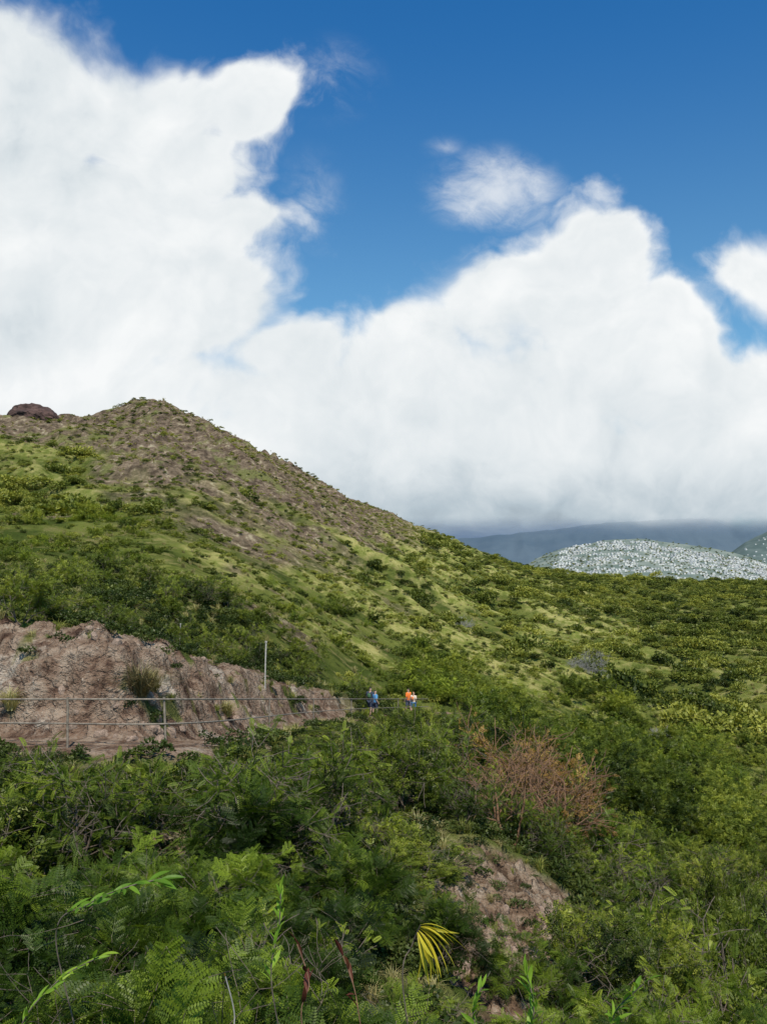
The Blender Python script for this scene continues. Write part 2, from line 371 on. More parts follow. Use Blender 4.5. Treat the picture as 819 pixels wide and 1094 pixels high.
# ------------------------------------------------------------------ plant generators
def grow(rs,p,d,L,rad,lvl,maxl,segs,nodes,leaf,up,spread,ratio,nch,jit=.16):
    n=4; pos=p; r0=rad
    for i in range(n):
        d=norm(d+rs.normal(0,jit,3)+np.array([0,0,up])); q=pos+d*L/n; r1=rad*(1-.62*(i+1)/n)
        segs.append((pos,q,r0,r1))
        if lvl>=leaf: nodes.append((q,d)); nodes.append(((pos+q)/2,d))
        if lvl<maxl and i>=1:
            for _ in range(nch):
                v=rs.normal(0,1,3); v-=v.dot(d)*d; v=norm(v); v[2]*=.7
                grow(rs,q,norm(d*.55+v*spread),L*ratio*rs.uniform(.75,1.15),r1*.62,lvl+1,maxl,segs,nodes,leaf,up*.6,spread,ratio,nch,jit)
        pos=q; r0=r1
def tubes(segs,minr=0.0):
    V=[];Fq=[];c=0
    for p,q,a,b in segs:
        k=6 if a>.02 else 4
        a=max(a,minr);b=max(b,minr*.8)
        d=norm(q-p); u=np.cross(d,[.3,.5,.81]); u=norm(u); v=np.cross(d,u)
        th=np.arange(k)/k*2*PI
        ring=np.cos(th)[:,None]*u+np.sin(th)[:,None]*v
        V.append(p-d*a*.2+ring*a);V.append(q+ring*b)
        for j in range(k): Fq.append((c+j,c+(j+1)%k,c+k+(j+1)%k,c+k+j))
        c+=2*k
    return np.concatenate(V),np.array(Fq)
def frond_tpl(pairs,ll,lw,droop=.25,ang=62):
    Q=[]
    xs=np.linspace(.12,1,pairs)
    a=math.radians(ang)
    for x in xs:
        l=ll*(.55+.45*math.sin(PI*min(1,x*.9+.08)))
        for s in(-1,1):
            b=np.array([x,0,-droop*x*x]); dr=np.array([math.cos(a),s*math.sin(a),-.15]); w=np.array([math.sin(a),-s*math.cos(a),0])*lw*.5
            Q.append([b,b+dr*l*.45+w,b+dr*l,b+dr*l*.45-w])
    Q.append([(0,-.006,0),(1,-.004,-droop),(1,.004,-droop),(0,.006,0)])
    return np.array(Q,float)
def place(tpl,pos,dr,sc,rs,upb=.8):
    n=len(pos); x=norm(dr); z=norm(rs.normal(0,.45,(n,3))+np.array([0,0,upb])); z=norm(z-(z*x).sum(1,keepdims=True)*x); y=np.cross(z,x)
    R=np.stack([x,y,z],1)
    return (np.einsum('mkj,njc->nmkc',tpl,R)*sc[:,None,None,None]+pos[:,None,None,:])
def bipinnate(npairs,pairs,seed,droop=.3):
    rs=np.random.default_rng(seed); pin=frond_tpl(pairs,.24,.12,.15,66)
    P=[];D=[];S=[]
    for i in range(npairs):
        x=.2+.78*i/(npairs-1); l=.55*(1-.45*abs(x-.55)/.5)
        for s in(-1,1):
            a=math.radians(rs.uniform(42,62)); P.append((x,0,-droop*x*x)); D.append((math.cos(a),s*math.sin(a),rs.uniform(-.3,.05))); S.append(l*rs.uniform(.85,1.1))
    Q=place(pin,np.array(P),np.array(D),np.array(S),np.random.default_rng(seed+1),3.0)
    Q=Q.reshape(-1,4,3); r=np.array([[(0,-.006,0),(1,-.004,-droop),(1,.004,-droop),(0,.006,0)]])
    return np.concatenate([Q,r])
def spray_tpl(n,ll,lw,rs):
    Q=[]
    for i in range(n):
        x=i/(n-1); s=(-1)**i; a=rs.uniform(.5,1.3); b=np.array([x*.9,0,rs.uniform(-.05,.05)])
        dr=norm(np.array([math.cos(a),s*math.sin(a),rs.uniform(-.5,.4)])); w=norm(np.cross(dr,[rs.uniform(-.4,.4),0,1]))*lw*.5; l=ll*rs.uniform(.7,1.2)
        Q.append([b,b+dr*l*.5+w,b+dr*l,b+dr*l*.5-w])
    return np.array(Q)
def leafmesh(name,Q,tint,mat,link=False):
    n,m=Q.shape[:2]; V=Q.reshape(-1,3)
    o=build(name,V,np.arange(len(V)).reshape(-1,4),mat,link=link)
    t=np.repeat(tint,m*4)+rng.normal(0,.06,n*m).repeat(4)
    fattr(o.data,'tint',np.clip(t,0,1).astype(np.float32))
    return o
def plant(seed,H,nmain,tilt,L,maxl,leaf,up,spread,ratio,nch,tpls,fsize,barkm,leafm,cap=2000,rad=.03,minr=.003,drop=0.0,lowcut=.10,hc=.60):
    rs=np.random.default_rng(seed); segs=[];nodes=[]
    for i in range(nmain):
        az=2*PI*(i+rs.uniform(-.3,.3))/nmain; t=tilt*rs.uniform(.5,1.2)
        d=np.array([math.sin(t)*math.cos(az),math.sin(t)*math.sin(az),math.cos(t)])
        grow(rs,np.array([d[0]*.05,d[1]*.05,-.15]),d,L*rs.uniform(.7,1.2),rad*rs.uniform(.8,1.1),0,maxl,segs,nodes,leaf,up,spread,ratio,nch)
    P=np.array([n[0] for n in nodes]); D=np.array([n[1] for n in nodes])
    k=H/P[:,2].max()
    P=P*k; segs=[(a*k,b*k,c,d) for a,b,c,d in segs]
    ok=P[:,2]>lowcut*H; P=P[ok];D=D[ok]
    if drop>0:
        g=fbm(P[:,0]*2.2/H*1.5+seed,P[:,2]*2.5/H+P[:,1]*2/H,2,seed); o2=g>np.quantile(g,drop); P=P[o2];D=D[o2]
    sel=rs.integers(0,len(P),cap); P=P[sel];D=D[sel]
    n=len(P); P=P+rs.normal(0,.04*H/2,(n,3))
    D=norm(D+rs.normal(0,.55,(n,3)))
    sc=fsize*rs.uniform(.6,1.25,n)
    cl=fbm(P[:,0]*1.7+seed,P[:,1]*1.7+P[:,2],3,seed+3)
    tint=np.clip(.40+hc*(P[:,2]/H-.5)+.7*cl+rs.normal(0,.13,n),0,1)  # younger tops lighter; lower leaves also darkened as painted shade within the plant
    which=rs.integers(0,len(tpls),n); Qs=[];ts=[]
    m=min(t.shape[0] for t in tpls)
    for i,t in enumerate(tpls):
        s=which==i; Qs.append(place(t[:m],P[s],D[s],sc[s],rs)); ts.append(tint[s])
    fo=leafmesh('foliage',np.concatenate(Qs),np.concatenate(ts),leafm)
    V,Fq=tubes(segs,minr); st=build('stem',V,Fq,barkm,link=False)
    w=np.percentile(np.hypot(P[:,0],P[:,1]),90)
    return st.data,fo.data,H,w
rs0=np.random.default_rng(3)
BI=[bipinnate(5,7,1),bipinnate(5,7,5,.45),bipinnate(5,7,9,.15)]
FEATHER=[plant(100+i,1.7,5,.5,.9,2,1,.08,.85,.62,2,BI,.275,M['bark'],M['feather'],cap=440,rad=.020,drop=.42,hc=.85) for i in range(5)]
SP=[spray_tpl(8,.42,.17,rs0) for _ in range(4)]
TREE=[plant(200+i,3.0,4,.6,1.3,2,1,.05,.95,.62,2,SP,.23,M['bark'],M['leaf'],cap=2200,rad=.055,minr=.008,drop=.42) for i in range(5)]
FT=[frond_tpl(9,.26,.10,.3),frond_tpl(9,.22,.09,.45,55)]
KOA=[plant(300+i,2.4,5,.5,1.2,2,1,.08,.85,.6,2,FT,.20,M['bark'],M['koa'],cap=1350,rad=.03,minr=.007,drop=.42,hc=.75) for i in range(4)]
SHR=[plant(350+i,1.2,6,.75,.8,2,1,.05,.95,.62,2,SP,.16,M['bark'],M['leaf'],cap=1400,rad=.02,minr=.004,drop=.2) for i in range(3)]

def blobshrub(seed,n,size,w,h,mat,lump=5):
    rs=np.random.default_rng(seed)
    C=np.stack([rs.uniform(-.5,.5,lump)*w*.75,rs.uniform(-.5,.5,lump)*w*.75,rs.uniform(.25,.62,lump)*h],1); Rr=rs.uniform(.16,.32,lump)*w
    k=rs.integers(0,lump,n); v=norm(rs.normal(0,1,(n,3))); v[:,2]=np.abs(v[:,2])*.9-.25*rs.random(n)
    rr=rs.uniform(.72,1.12,n)
    P=C[k]+v*(Rr[k]*rr)[:,None]*np.array([1,1,.75*h/w*1.4]); P[:,2]=np.maximum(P[:,2],.02)
    D=norm(v+rs.normal(0,.6,(n,3)))
    q=np.array([[[0,0,0],[.5,.3,0],[1,0,-.05],[.5,-.3,0]]])
    Q=place(q,P,D,size*rs.uniform(.6,1.4,n),rs,.6)
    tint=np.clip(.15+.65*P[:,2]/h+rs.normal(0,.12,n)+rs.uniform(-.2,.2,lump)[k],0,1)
    return leafmesh('shrub',Q,tint,mat)
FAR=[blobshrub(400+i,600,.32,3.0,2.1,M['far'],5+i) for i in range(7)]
def tuft(seed,n,h,mat,spread=.25,wid=.012):
    rs=np.random.default_rng(seed); Q=[]
    for i in range(n):
        a=rs.uniform(0,2*PI); b=np.array([rs.normal(0,.06),rs.normal(0,.06),-.03]); o=np.array([math.cos(a),math.sin(a),0]); s=np.array([-math.sin(a),math.cos(a),0])*wid
        l=h*rs.uniform(.5,1.1); e=rs.uniform(.2,1.1)*spread*2
        m1=b+np.array([0,0,l*.6])+o*e*.35*h; m2=b+np.array([0,0,l*(1-.35*e)])+o*e*h
        Q.append([[b-s,b+s,m1+s*.8,m1-s*.8],[m1-s*.8,m1+s*.8,m2+s*.1,m2-s*.1]])
    return leafmesh('tuft',np.array(Q),rs.random(n),mat)
GR=[tuft(500+i,50,.5,M['grass'],.4) for i in range(3)]
DG=[tuft(520+i,60,.6,M['drygrass'],.45) for i in range(3)]
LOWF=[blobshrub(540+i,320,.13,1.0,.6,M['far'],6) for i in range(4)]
LOWN=[blobshrub(560+i,340,.11,1.0,.6,M['under_shade'],6) for i in range(4)]

def scatter(name,label,cat,P,rot,scl,idx,objs,group=None):
    c=bpy.data.collections.new(name+'_source')
    for i,o in enumerate(objs):
        q=bpy.data.objects.new('%s_%02d'%(name,i),o.data if hasattr(o,'data') and not isinstance(o,bpy.types.Mesh) else o); c.objects.link(q)
    me=bpy.data.meshes.new(name); me.vertices.add(len(P)); me.vertices.foreach_set('co',np.ascontiguousarray(P,dtype=np.float32).ravel())
    fattr(me,'rot',rot.astype(np.float32),'FLOAT_VECTOR'); fattr(me,'scl',scl.astype(np.float32),'FLOAT_VECTOR'); fattr(me,'idx',idx.astype(np.int32),'INT')
    o=bpy.data.objects.new(name,me); COL.objects.link(o)
    ng=bpy.data.node_groups.new(name,'GeometryNodeTree'); ng.interface.new_socket('Geometry',in_out='INPUT',socket_type='NodeSocketGeometry'); ng.interface.new_socket('Geometry',in_out='OUTPUT',socket_type='NodeSocketGeometry')
    t=NT(ng); gi=t.n('NodeGroupInput'); go=t.n('NodeGroupOutput'); ip=t.n('GeometryNodeInstanceOnPoints'); ci=t.n('GeometryNodeCollectionInfo')
    ci.inputs['Collection'].default_value=c; ci.inputs['Separate Children'].default_value=True; ci.inputs['Reset Children'].default_value=True
    def na(nm,ty):
        x=t.n('GeometryNodeInputNamedAttribute',data_type=ty); x.inputs['Name'].default_value=nm; return x.outputs[0]
    t.l(gi.outputs[0],ip.inputs['Points']); t.l(ci.outputs[0],ip.inputs['Instance']); ip.inputs['Pick Instance'].default_value=True
    t.l(na('idx','INT'),ip.inputs['Instance Index']); t.l(na('rot','FLOAT_VECTOR'),ip.inputs['Rotation']); t.l(na('scl','FLOAT_VECTOR'),ip.inputs['Scale']); t.l(ip.outputs[0],go.inputs[0])
    md=o.modifiers.new('scatter','NODES'); md.node_group=ng
    tag(o,label,cat,group,'stuff'); return o
def rs3(n,s0,s1,hz=(.8,1.2)):
    s=rng.uniform(s0,s1,n); return np.stack([s,s,s*rng.uniform(*hz,n)],1)
def rotz(n,tilt=.12): return np.stack([rng.normal(0,tilt,n),rng.normal(0,tilt,n),rng.uniform(0,2*PI,n)],1)
def cand(n,r0,r1,a=.52,powr=1.0):
    r=(rng.random(n)*(r1**(2*powr)-r0**(2*powr))+r0**(2*powr))**(1/(2*powr)); t=rng.uniform(-a,a,n)
    X=r*np.sin(t);Y=r*np.cos(t); z=terrain(X,Y); return X,Y,z,r
# --- far scrub
X,Y,Z,R=cand(60000,62,1050,.48,.62)
b,dm,br=regions(X,Y,Z); px=CX+F*X/Y
sky=np.interp(px,SKX,SKY_D)
w=X*.54+Y*.84; nn=X*.84-Y*.54; st=ridged(w/40+fbm(X/80,Y/80,2,3)*.7,nn/230,3,5)
dens=1.0-.80*br-.68*dm-.9*b-.30*sstep(.2,.6,st)
right=sstep(560,690,px); left=sstep(300,150,px); lslope=sstep(470,400,px)*sstep(170,110,R)
clump_=sstep(-.18,.10,fbm(X/15,Y/15,3,151)+.5*fbm(X/50,Y/50,2,157)+.16*right+.10*left*(1-br))
dens*=np.where(R<450,.06+.94*clump_,.35+.65*clump_)*(1-.35*lslope)
keep=(R<sky+25)&(rng.random(len(X))<np.clip(dens,.03,1)*np.interp(R,[60,200,500,1050],[.30,.58,.82,.9]))
d,_,_,_=pathinfo(X,Y); keep&=~((d>-1.2)&(d<3.5))
X,Y,Z,R,br,px,dm,lslope=[q[keep] for q in(X,Y,Z,R,br,px,dm,lslope)]
n=len(X)
s=rs3(n,.35,1.2,(.75,1.2))*(1-.5*br)[:,None]
lowv=sstep(430,640,px)*sstep(620,350,R)
s*=np.interp(R,[60,300,900],[.95,1.0,1.35])[:,None]
bigk=(rng.random(n)<.13+.24*lowv)&(br<.3)&(dm<.6)&(lslope<.5)
s=s*np.where(bigk,rng.uniform(1.5,2.5,n),1.0)[:,None]*(1-.32*lslope)[:,None]
nearm=R<150
print('far shrubs',n,nearm.sum())
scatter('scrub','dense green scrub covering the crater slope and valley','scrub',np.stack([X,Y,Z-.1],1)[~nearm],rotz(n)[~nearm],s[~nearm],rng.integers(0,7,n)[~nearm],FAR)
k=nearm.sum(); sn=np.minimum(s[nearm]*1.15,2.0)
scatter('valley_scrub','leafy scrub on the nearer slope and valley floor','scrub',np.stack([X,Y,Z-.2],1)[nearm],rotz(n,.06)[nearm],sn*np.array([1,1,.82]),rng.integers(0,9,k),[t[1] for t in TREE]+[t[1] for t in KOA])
X,Y,Z,R=cand(36000,52,620,.45,.7); b,dm,br=regions(X,Y,Z); px=CX+F*X/Y; sky=np.interp(px,SKX,SKY_D); d,_,_,_=pathinfo(X,Y)
keep=(R<sky+15)&(rng.random(len(X))<(.28+.4*dm+.25*br))&(b<.3)&~((d>-2)&(d<3)); X,Y,Z,R,br=[q[keep] for q in(X,Y,Z,R,br)]; n=len(X)
s=rs3(n,.4,1.3)*np.interp(R,[60,300,600],[1,1.5,2.0])[:,None]
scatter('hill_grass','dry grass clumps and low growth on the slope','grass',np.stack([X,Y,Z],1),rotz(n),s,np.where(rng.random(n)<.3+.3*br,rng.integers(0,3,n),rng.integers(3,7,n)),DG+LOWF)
X,Y,Z,R=cand(10500,2.2,66,.58,.62); b,dm,br=regions(X,Y,Z); d,_,ix,_=pathinfo(X,Y); scm=scar(X,Y)
keep=(rng.random(len(X))<np.where(b>.4,np.where(scm>.3,.26,.12),.95))&~((d>-.25)&(d<1.6)&(ix<I_END+10)); X,Y,Z,R,b,scm=[q[keep] for q in(X,Y,Z,R,b,scm)]; n=len(X)
ii=np.where(rng.random(n)<.6,rng.integers(0,4,n),np.where(rng.random(n)<.7,rng.integers(4,7,n),rng.integers(7,10,n)))
scatter('ground_cover','low green weeds and grass between the shrubs','ground cover',np.stack([X,Y,Z],1),rotz(n),rs3(n,.35,1.0)*(np.interp(R,[2,66],[.6,1.25])*np.where(scm>.3,.6,1))[:,None],ii,LOWN+GR+DG)

# ------------------------------------------------------------------ individual shrubs and trees
def put(proto,loc,rz,sc,name,label,cat,group=None,tilt=(0,0),stem='stem',crown='foliage'):
    st,fo,h=proto[:3]
    e=empty(name,loc,rz,label,cat,group); e.scale=sc if isinstance(sc,tuple) else (sc,sc,sc); e.rotation_euler=(tilt[0],tilt[1],rz)
    a=bpy.data.objects.new(stem,st); COL.objects.link(a); a.parent=e
    a=bpy.data.objects.new(crown,fo); COL.objects.link(a); a.parent=e
    return e
LIMX=[-200,0,50,90,130,150,215,262,300,380,450,470,520,560,620,700,760,819,1000]
LIMY=[800,796,790,792,794,812,814,786,772,768,760,752,758,815,835,875,890,900,900]
def limit1(px,Y):
    l=np.interp(px,LIMX,LIMY)
    if Y<12: l=max(l,np.interp(px,[-200,0,150,300,420,455,640,670,819,1000],[880,875,890,870,925,1040,1050,1000,990,990]))
    elif Y<22.5: l=max(l,np.interp(px,[-200,300,430,470,610,650,900],[0,0,800,885,955,950,930]))
    if Y<6: l=max(l,np.interp(px,[-200,0,200,400,819,1000],[925,930,950,960,1030,1030]))
    return l
def limit(px,Y,hw): return max(limit1(px-hw,Y),limit1(px,Y),limit1(px+hw,Y))
pts=[];count=0
def side(px): return 'left' if px<270 else ('middle' if px<545 else 'right')
def add_ind(r0,r1,n,mind,protos,hr,kind):
    global count
    tries=0;made=0
    while made<n and tries<n*60:
        tries+=1
        r=math.sqrt(random.uniform(r0*r0,r1*r1)); a=random.uniform(-.47,.47)
        x=r*math.sin(a);y=r*math.cos(a); px=CX+F*x/y
        if any((x-u)**2+(y-v)**2<mind**2*(.8+.02*r)**2 for u,v in pts): continue
        X1=np.array([x]);Y1=np.array([y]); z=float(terrain(X1,Y1)[0]); b,_,_=regions(X1,Y1,np.array([z]))
        d,_,ix,_=pathinfo(X1,Y1); d=float(d[0]); ix=int(ix[0])
        if b[0]>.25: continue
        if -0.6<d<5.0 and ix<I_END+30: continue
        h=random.uniform(*hr)
        pr=random.choice(protos); rw=pr[3]/pr[2]
        front=d<0 and y<66
        if front:
            hw=F*rw*h*.6/y
            lim=limit(px,y,hw); zt=(HY-lim)/F*y; mx=zt-z; 
            if h>mx: h=mx*random.uniform(.74 if y>11 and px<260 else .66,1.0)
        else:
            zt=(HY-(np.interp(px,SKX,SKY_Y)+20))/F*y; h=min(h,zt-z)
            if d>0 and px<470:
                if random.random()<.35: continue
                h=min(h,random.uniform(.6,1.5) if y<34 else random.uniform(.7,2.3))
        if h<.4: continue
        pts.append((x,y)); s=h/(pr[2]*1.06); w=s*random.uniform(.9,1.2); w=max(w,.5)
        w=min(w,1.4)
        if kind=='f': nm,cat='feathery_shrub','shrub'; lab='feathery green shrub in the near thicket at the %s of the foreground'%side(px); gp='feathery shrubs in the near thicket, %s'%side(px)
        elif d>0: nm,cat='hillside_shrub','shrub'; lab='leafy green shrub on the slope above the dirt bank and trail, %s part'%side(px); gp='shrubs above the dirt bank, %s'%side(px)
        elif h>2.2: nm,cat='small_tree','tree'; lab='small leafy tree on the slope below the trail, %s part'%side(px); gp='small trees below the trail, %s'%side(px)
        else: nm,cat='leafy_shrub','shrub'; lab='rounded leafy shrub on the slope below the trail, %s part'%side(px); gp='leafy shrubs below the trail, %s'%side(px)
        tr=nm=='small_tree'
        put(pr,(x,y,z-.03),random.uniform(0,6.28),(w,w,s),nm,lab,cat,gp,(random.uniform(-.1,.1),random.uniform(-.1,.1)),stem='trunk' if tr else 'stem',crown='crown' if tr else 'foliage')
        made+=1;count+=1
    print(kind,r0,r1,made)
for px,y,top,pr,lab in((300,15.5,748,KOA[0],'tall feathery bush just below the railing, left of the two hikers'),(345,17,764,KOA[3],'airy bush below the railing beside the tallest feathery bush'),(262,14,780,KOA[2],'airy feathery bush in front of the railing left of the tallest bush'),(425,24,766,TREE[2],'leafy bush below the hikers'),(500,34,745,TREE[0],'broad tree just right of the hikers'),(468,27,763,KOA[1],'feathery bush just below the orange clothed hiker'),(516,44,752,TREE[3],'leafy tree behind the rust brown dry shrub'),(92,13.2,772,KOA[3],'small feathery bush reaching up to the railing at the left'),(30,16.2,788,TREE[2],'leafy bush below the railing at the left edge'),(140,16.5,800,SHR[1],'low leafy bush below the railing right of the small feathery bush'),(215,17,795,SHR[2],'low leafy bush below the railing beside its second post'),(388,50,755,SHR[0],'low bush hiding the legs of the hiker in dark clothes'),(456,60,748,SHR[1],'low bush beside the orange clothed hikers'),(420,50,750,SHR[2],'low bush on the trail edge between the two pairs of hikers'),(433,56,754,SHR[0],'low bush hiding the feet of the orange clothed hiker')):
    x=(px-CX)/F*y; z=tz(x,y); h=(HY-top)/F*y-z; s=max(h/(pr[2]*1.05),.4); pts.append((x,y))
    put(pr,(x,y,z-.05),px,(min(s,1.2)*1.0,min(s,1.2),s),'leafy_bush',lab,'bush')
x=(22-CX)/F*26.5; z=tz(x,26.5); h=(HY-606)/F*26.5-z; put(TREE[4],(x,26.5,z-.05),1.0,(h/3.2,h/3.2,h/3.15),'small_tree','small leafy tree with dark limbs on top of the dirt bank at the left edge','tree',stem='trunk',crown='crown'); pts.append((x,26.5))
add_ind(3.6,7,24,.85,FEATHER,(.9,1.9),'f')
add_ind(7,13,40,1.15,FEATHER+KOA[:2],(.9,2.5),'f')
add_ind(13,27,75,1.2,KOA+TREE[:2]+SHR,(1.0,3.4),'m')
add_ind(27,72,120,1.45,TREE+KOA+SHR,(1.2,5.2),'m')
print('individual plants',count)

def bare_tree(seed,H,mat,maxl=3,nch=2,nm=4,rad=.05,minr=.012,tilt=.55,up=.05):
    rs=np.random.default_rng(seed); segs=[];nodes=[]
    for i in range(nm):
        az=2*PI*(i+rs.uniform(-.3,.3))/nm; t=tilt*rs.uniform(.5,1.2); d=np.array([math.sin(t)*math.cos(az),math.sin(t)*math.sin(az),math.cos(t)])
        grow(rs,np.array([d[0]*.05,d[1]*.05,-.2]),d,1.4,rad,0,maxl,segs,nodes,2,up,.8,.62,nch,.2)
    k=H/max(n[0][2] for n in nodes); segs=[(a*k,b*k,c,d) for a,b,c,d in segs]
    V,Fq=tubes(segs,minr); return build('branches',V,Fq,mat,link=False).data
def bt(px,Y,seed,H,mat,label,name='bare_tree',minr=.012,maxl=3,**k):
    x=(px-CX)/F*Y; e=empty(name,(x,Y,tz(x,Y)),0,label,'tree' if name=='bare_tree' else 'shrub')
    o=bpy.data.objects.new('branches',bare_tree(seed,H,mat,minr=minr,maxl=maxl,**k)); COL.objects.link(o); o.parent=e; return e
bt(492,215,601,6.5,M['greybark'],'pale grey leafless tree on the middle of the slope','bare_tree',.024)
bt(630,180,602,6,M['greybark'],'larger pale grey leafless tree in the valley right of centre','bare_tree',.019)
bt(655,150,603,4.2,M['greybark'],'small grey leafless tree just right of the larger bare tree','bare_tree',.016)
bt(700,130,609,3.5,M['greybark'],'grey leafless tree low in the valley, rightmost of the bare trees','bare_tree',.014)
rust=plant(610,3.6,6,.45,1.6,2,1,.08,.8,.6,2,SP,.16,M['redbark'],M['dryleaf'],cap=1150,rad=.06,minr=.010,drop=.35)
for px,Y,top,lab in((565,28,756,'rust brown half dead shrub with many bare branches right of centre'),(602,32,784,'smaller rust brown dry shrub right of the large dead shrub')):
    x=(px-CX)/F*Y; z=tz(x,Y); h=(HY-top)/F*Y-z; s=h/3.6; put(rust,(x,Y,z),px,(s*1.05,s*1.05,s),'dry_shrub',lab,'shrub')
for px,Y,H,sd,lab in((545,24,3.2,605,'leafless upright brown shrub with thin twigs above the bare soil scar'),(584,26,3.8,607,'tall leafless brown shrub standing in front of the rust shrub')):
    bt(px,Y,sd,H,M['redbark'],lab,'bare_shrub',.009,2,tilt=.4,up=.12)
for px,Y,top,k,lab in((528,28,805,0,'green feathery shrub at the left foot of the rust shrub'),(636,33,818,2,'green feathery shrub at the right of the rust shrubs'),(575,24,852,1,'green feathery shrub at the foot of the tall leafless brown shrub')):
    x=(px-CX)/F*Y; z=tz(x,Y); h=(HY-top)/F*Y-z; s=h/2.5; put(KOA[k],(x,Y,z),px,(s,s,s),'leafy_shrub',lab,'shrub')

# ------------------------------------------------------------------ railing
def tube_curve(P,r,k=8):
    P=np.array(P,float); d=norm(np.gradient(P,axis=0)); V=[];n=len(P)
    for i in range(n):
        u=norm(np.cross(d[i],[0,0,1]) if abs(d[i][2])<.9 else np.cross(d[i],[1,0,0])); v=np.cross(u,d[i]); th=np.arange(k)/k*2*PI
        V.append(P[i]+r*(np.cos(th)[:,None]*u+np.sin(th)[:,None]*v))
    V=np.concatenate(V); Fq=[(i*k+j,i*k+(j+1)%k,(i+1)*k+(j+1)%k,(i+1)*k+j) for i in range(n-1) for j in range(k)]
    return V,np.array(Fq)
O0=int(np.argmin(abs(PPX-178)+(PATH[:,1]>24)*999))
rail=empty('trail_railing',tuple(PATH[O0]),0,'long two bar metal pipe railing along the dirt hiking trail','railing')
def local(P): return np.array(P)-PATH[O0]
last=int(np.argmin(abs(PPX-462)+(PATH[:,1]<50)*999))
for nm,h in(('top_rail',1.12),('lower_rail',.56)):
    V,Fq=tube_curve(local([PATH[i]+np.array([0,0,h]) for i in range(0,last,3)]),.021); build(nm,V,Fq,M['metal'],rail,True)
s0=plen[O0]
for s in [s0-2.5*k for k in range(9,-1,-1)]+[s0+9+10*k for k in range(6)]:
    if s<0 or s>plen[last]: continue
    p=np.array([np.interp(s,plen,PATH[:,j]) for j in range(3)]); g=min(tz(p[0],p[1]),p[2])
    jx,jy=random.uniform(-.05,.05),random.uniform(-.05,.05)
    V,Fq=tube_curve(local([(p[0],p[1],g-.2),(p[0]+jx*.5,p[1]+jy*.5,p[2]+.5),(p[0]+jx,p[1]+jy,p[2]+1.17)]),.028); build('post',V,Fq,M['metal'],rail,True)
def pole(px,pb,pt,Y0,label,r=.03,name='marker_pole'):
    Y=Y0
    for yq in np.arange(Y0,70,.25):
        xq=(px-CX)/F*yq
        if HY-F*tz(xq,yq)/yq<=pb: Y=yq;break
    x=(px-CX)/F*Y; z=tz(x,Y); h=(HY-pt)/F*Y-z
    e=empty(name,(x,Y,z),0,label,'pole')
    V,Fq=tube_curve([(0,0,-.2),(0.02,0,h*.5),(.05,0,h)],r); build('shaft',V,Fq,M['palemetal'],e,True)
    V,Fq=tube_curve([(.05,0,h-.02),(.05,0,h+.05)],r*1.7); build('cap',V,Fq,M['palemetal'],e,True)
pole(283,742,686,26,'tall thin pale pole standing on the dirt bank',.035)
pole(192,690,667,22,'short thin post on the upper edge of the dirt bank',.025)

# ------------------------------------------------------------------ rocks
def rockmesh(seed,mat,n=3,name='rock',rough=.35):
    import bmesh
    bm=bmesh.new(); bmesh.ops.create_icosphere(bm,subdivisions=n,radius=1)
    V=np.array([v.co[:] for v in bm.verts]); f=1+rough*(ridged(V[:,0]*1.3+seed,V[:,1]*1.3+V[:,2],4,seed))
    for v,s in zip(bm.verts,f): v.co=v.co*float(s)
    me=bpy.data.meshes.new(name); bm.to_mesh(me); bm.free(); me.materials.append(mat); return me
RK=[rockmesh(700+i,M['rock']) for i in range(4)]
cnt=0
while cnt<40:
    i=random.randint(60,I_END-30); d=random.uniform(1.3,4.6); x=PATH[i,0]+PN[i,0]*d; y=PATH[i,1]+PN[i,1]*d
    o=bpy.data.objects.new('rock',RK[cnt%4]); COL.objects.link(o); s=random.uniform(.04,.15); o.scale=(s*1.3,s,s*.8); o.rotation_euler=(random.uniform(0,6),random.uniform(0,6),random.uniform(0,6)); o.location=(x,y,tz(x,y))
    tag(o,'brown rock embedded in the bare dirt bank beside the trail','rock','rocks in the dirt bank'); cnt+=1
for k in range(16):
    y=random.uniform(12,20); px=540+4*(y-16)+random.uniform(-55,55); x=(px-CX)/F*y; s=random.uniform(.04,.12)
    o=bpy.data.objects.new('rock',RK[k%4]); COL.objects.link(o); o.scale=(s*1.3,s,s*.8); o.rotation_euler=(random.uniform(0,6),random.uniform(0,6),random.uniform(0,6)); o.location=(x,y,tz(x,y)+.02)
    tag(o,'brown rock lying on the bare soil scar at the lower right of centre','rock','rocks on the bare soil scar')
skd=float(np.interp(36,SKX,SKY_D)); sky_=float(np.interp(36,SKX,SKY_Y)); yk=skd-6; x=(36-CX)/F*yk
o=bpy.data.objects.new('rock_outcrop',rockmesh(724,M['darkrock'],5,'rock_outcrop',.28)); COL.objects.link(o); o.location=(x,yk,(HY-sky_)/F*yk-.9); o.scale=(8.0,6,4.6); o.rotation_euler=(0,.10,0)
tag(o,'dark red rock outcrop on the skyline left of the peak','rock')
def clump(px,Y,s,label,me,dz=0):
    x=(px-CX)/F*Y; o=bpy.data.objects.new('grass_clump',me); COL.objects.link(o); o.location=(x,Y,tz(x,Y)+dz); o.scale=(s,s,s); tag(o,label,'grass')
big=[tuft(740+i,260,.9,M['drygrass'],.55,.01) for i in range(2)]; bigb=tuft(745,300,.9,M['browngrass'],.6,.01)
clump(150,22.6,1.15,'large dark dry grass clump hanging on the dirt bank',bigb.data)
clump(162,24.2,.9,'pale dry grass clump at the top of the bank above the dark clump',big[1].data)
clump(12,22.9,.8,'dry grass clump on the bank at the left edge',big[1].data)
clump(242,30,.8,'dry grass clump on the bank beside the tall pole',big[0].data)
x=(505-CX)/F*31; V,Fq=tube_curve([(-.75,0,.0),(-.2,.03,.12),(.35,0,.2),(.8,.1,.12)],.085,9)
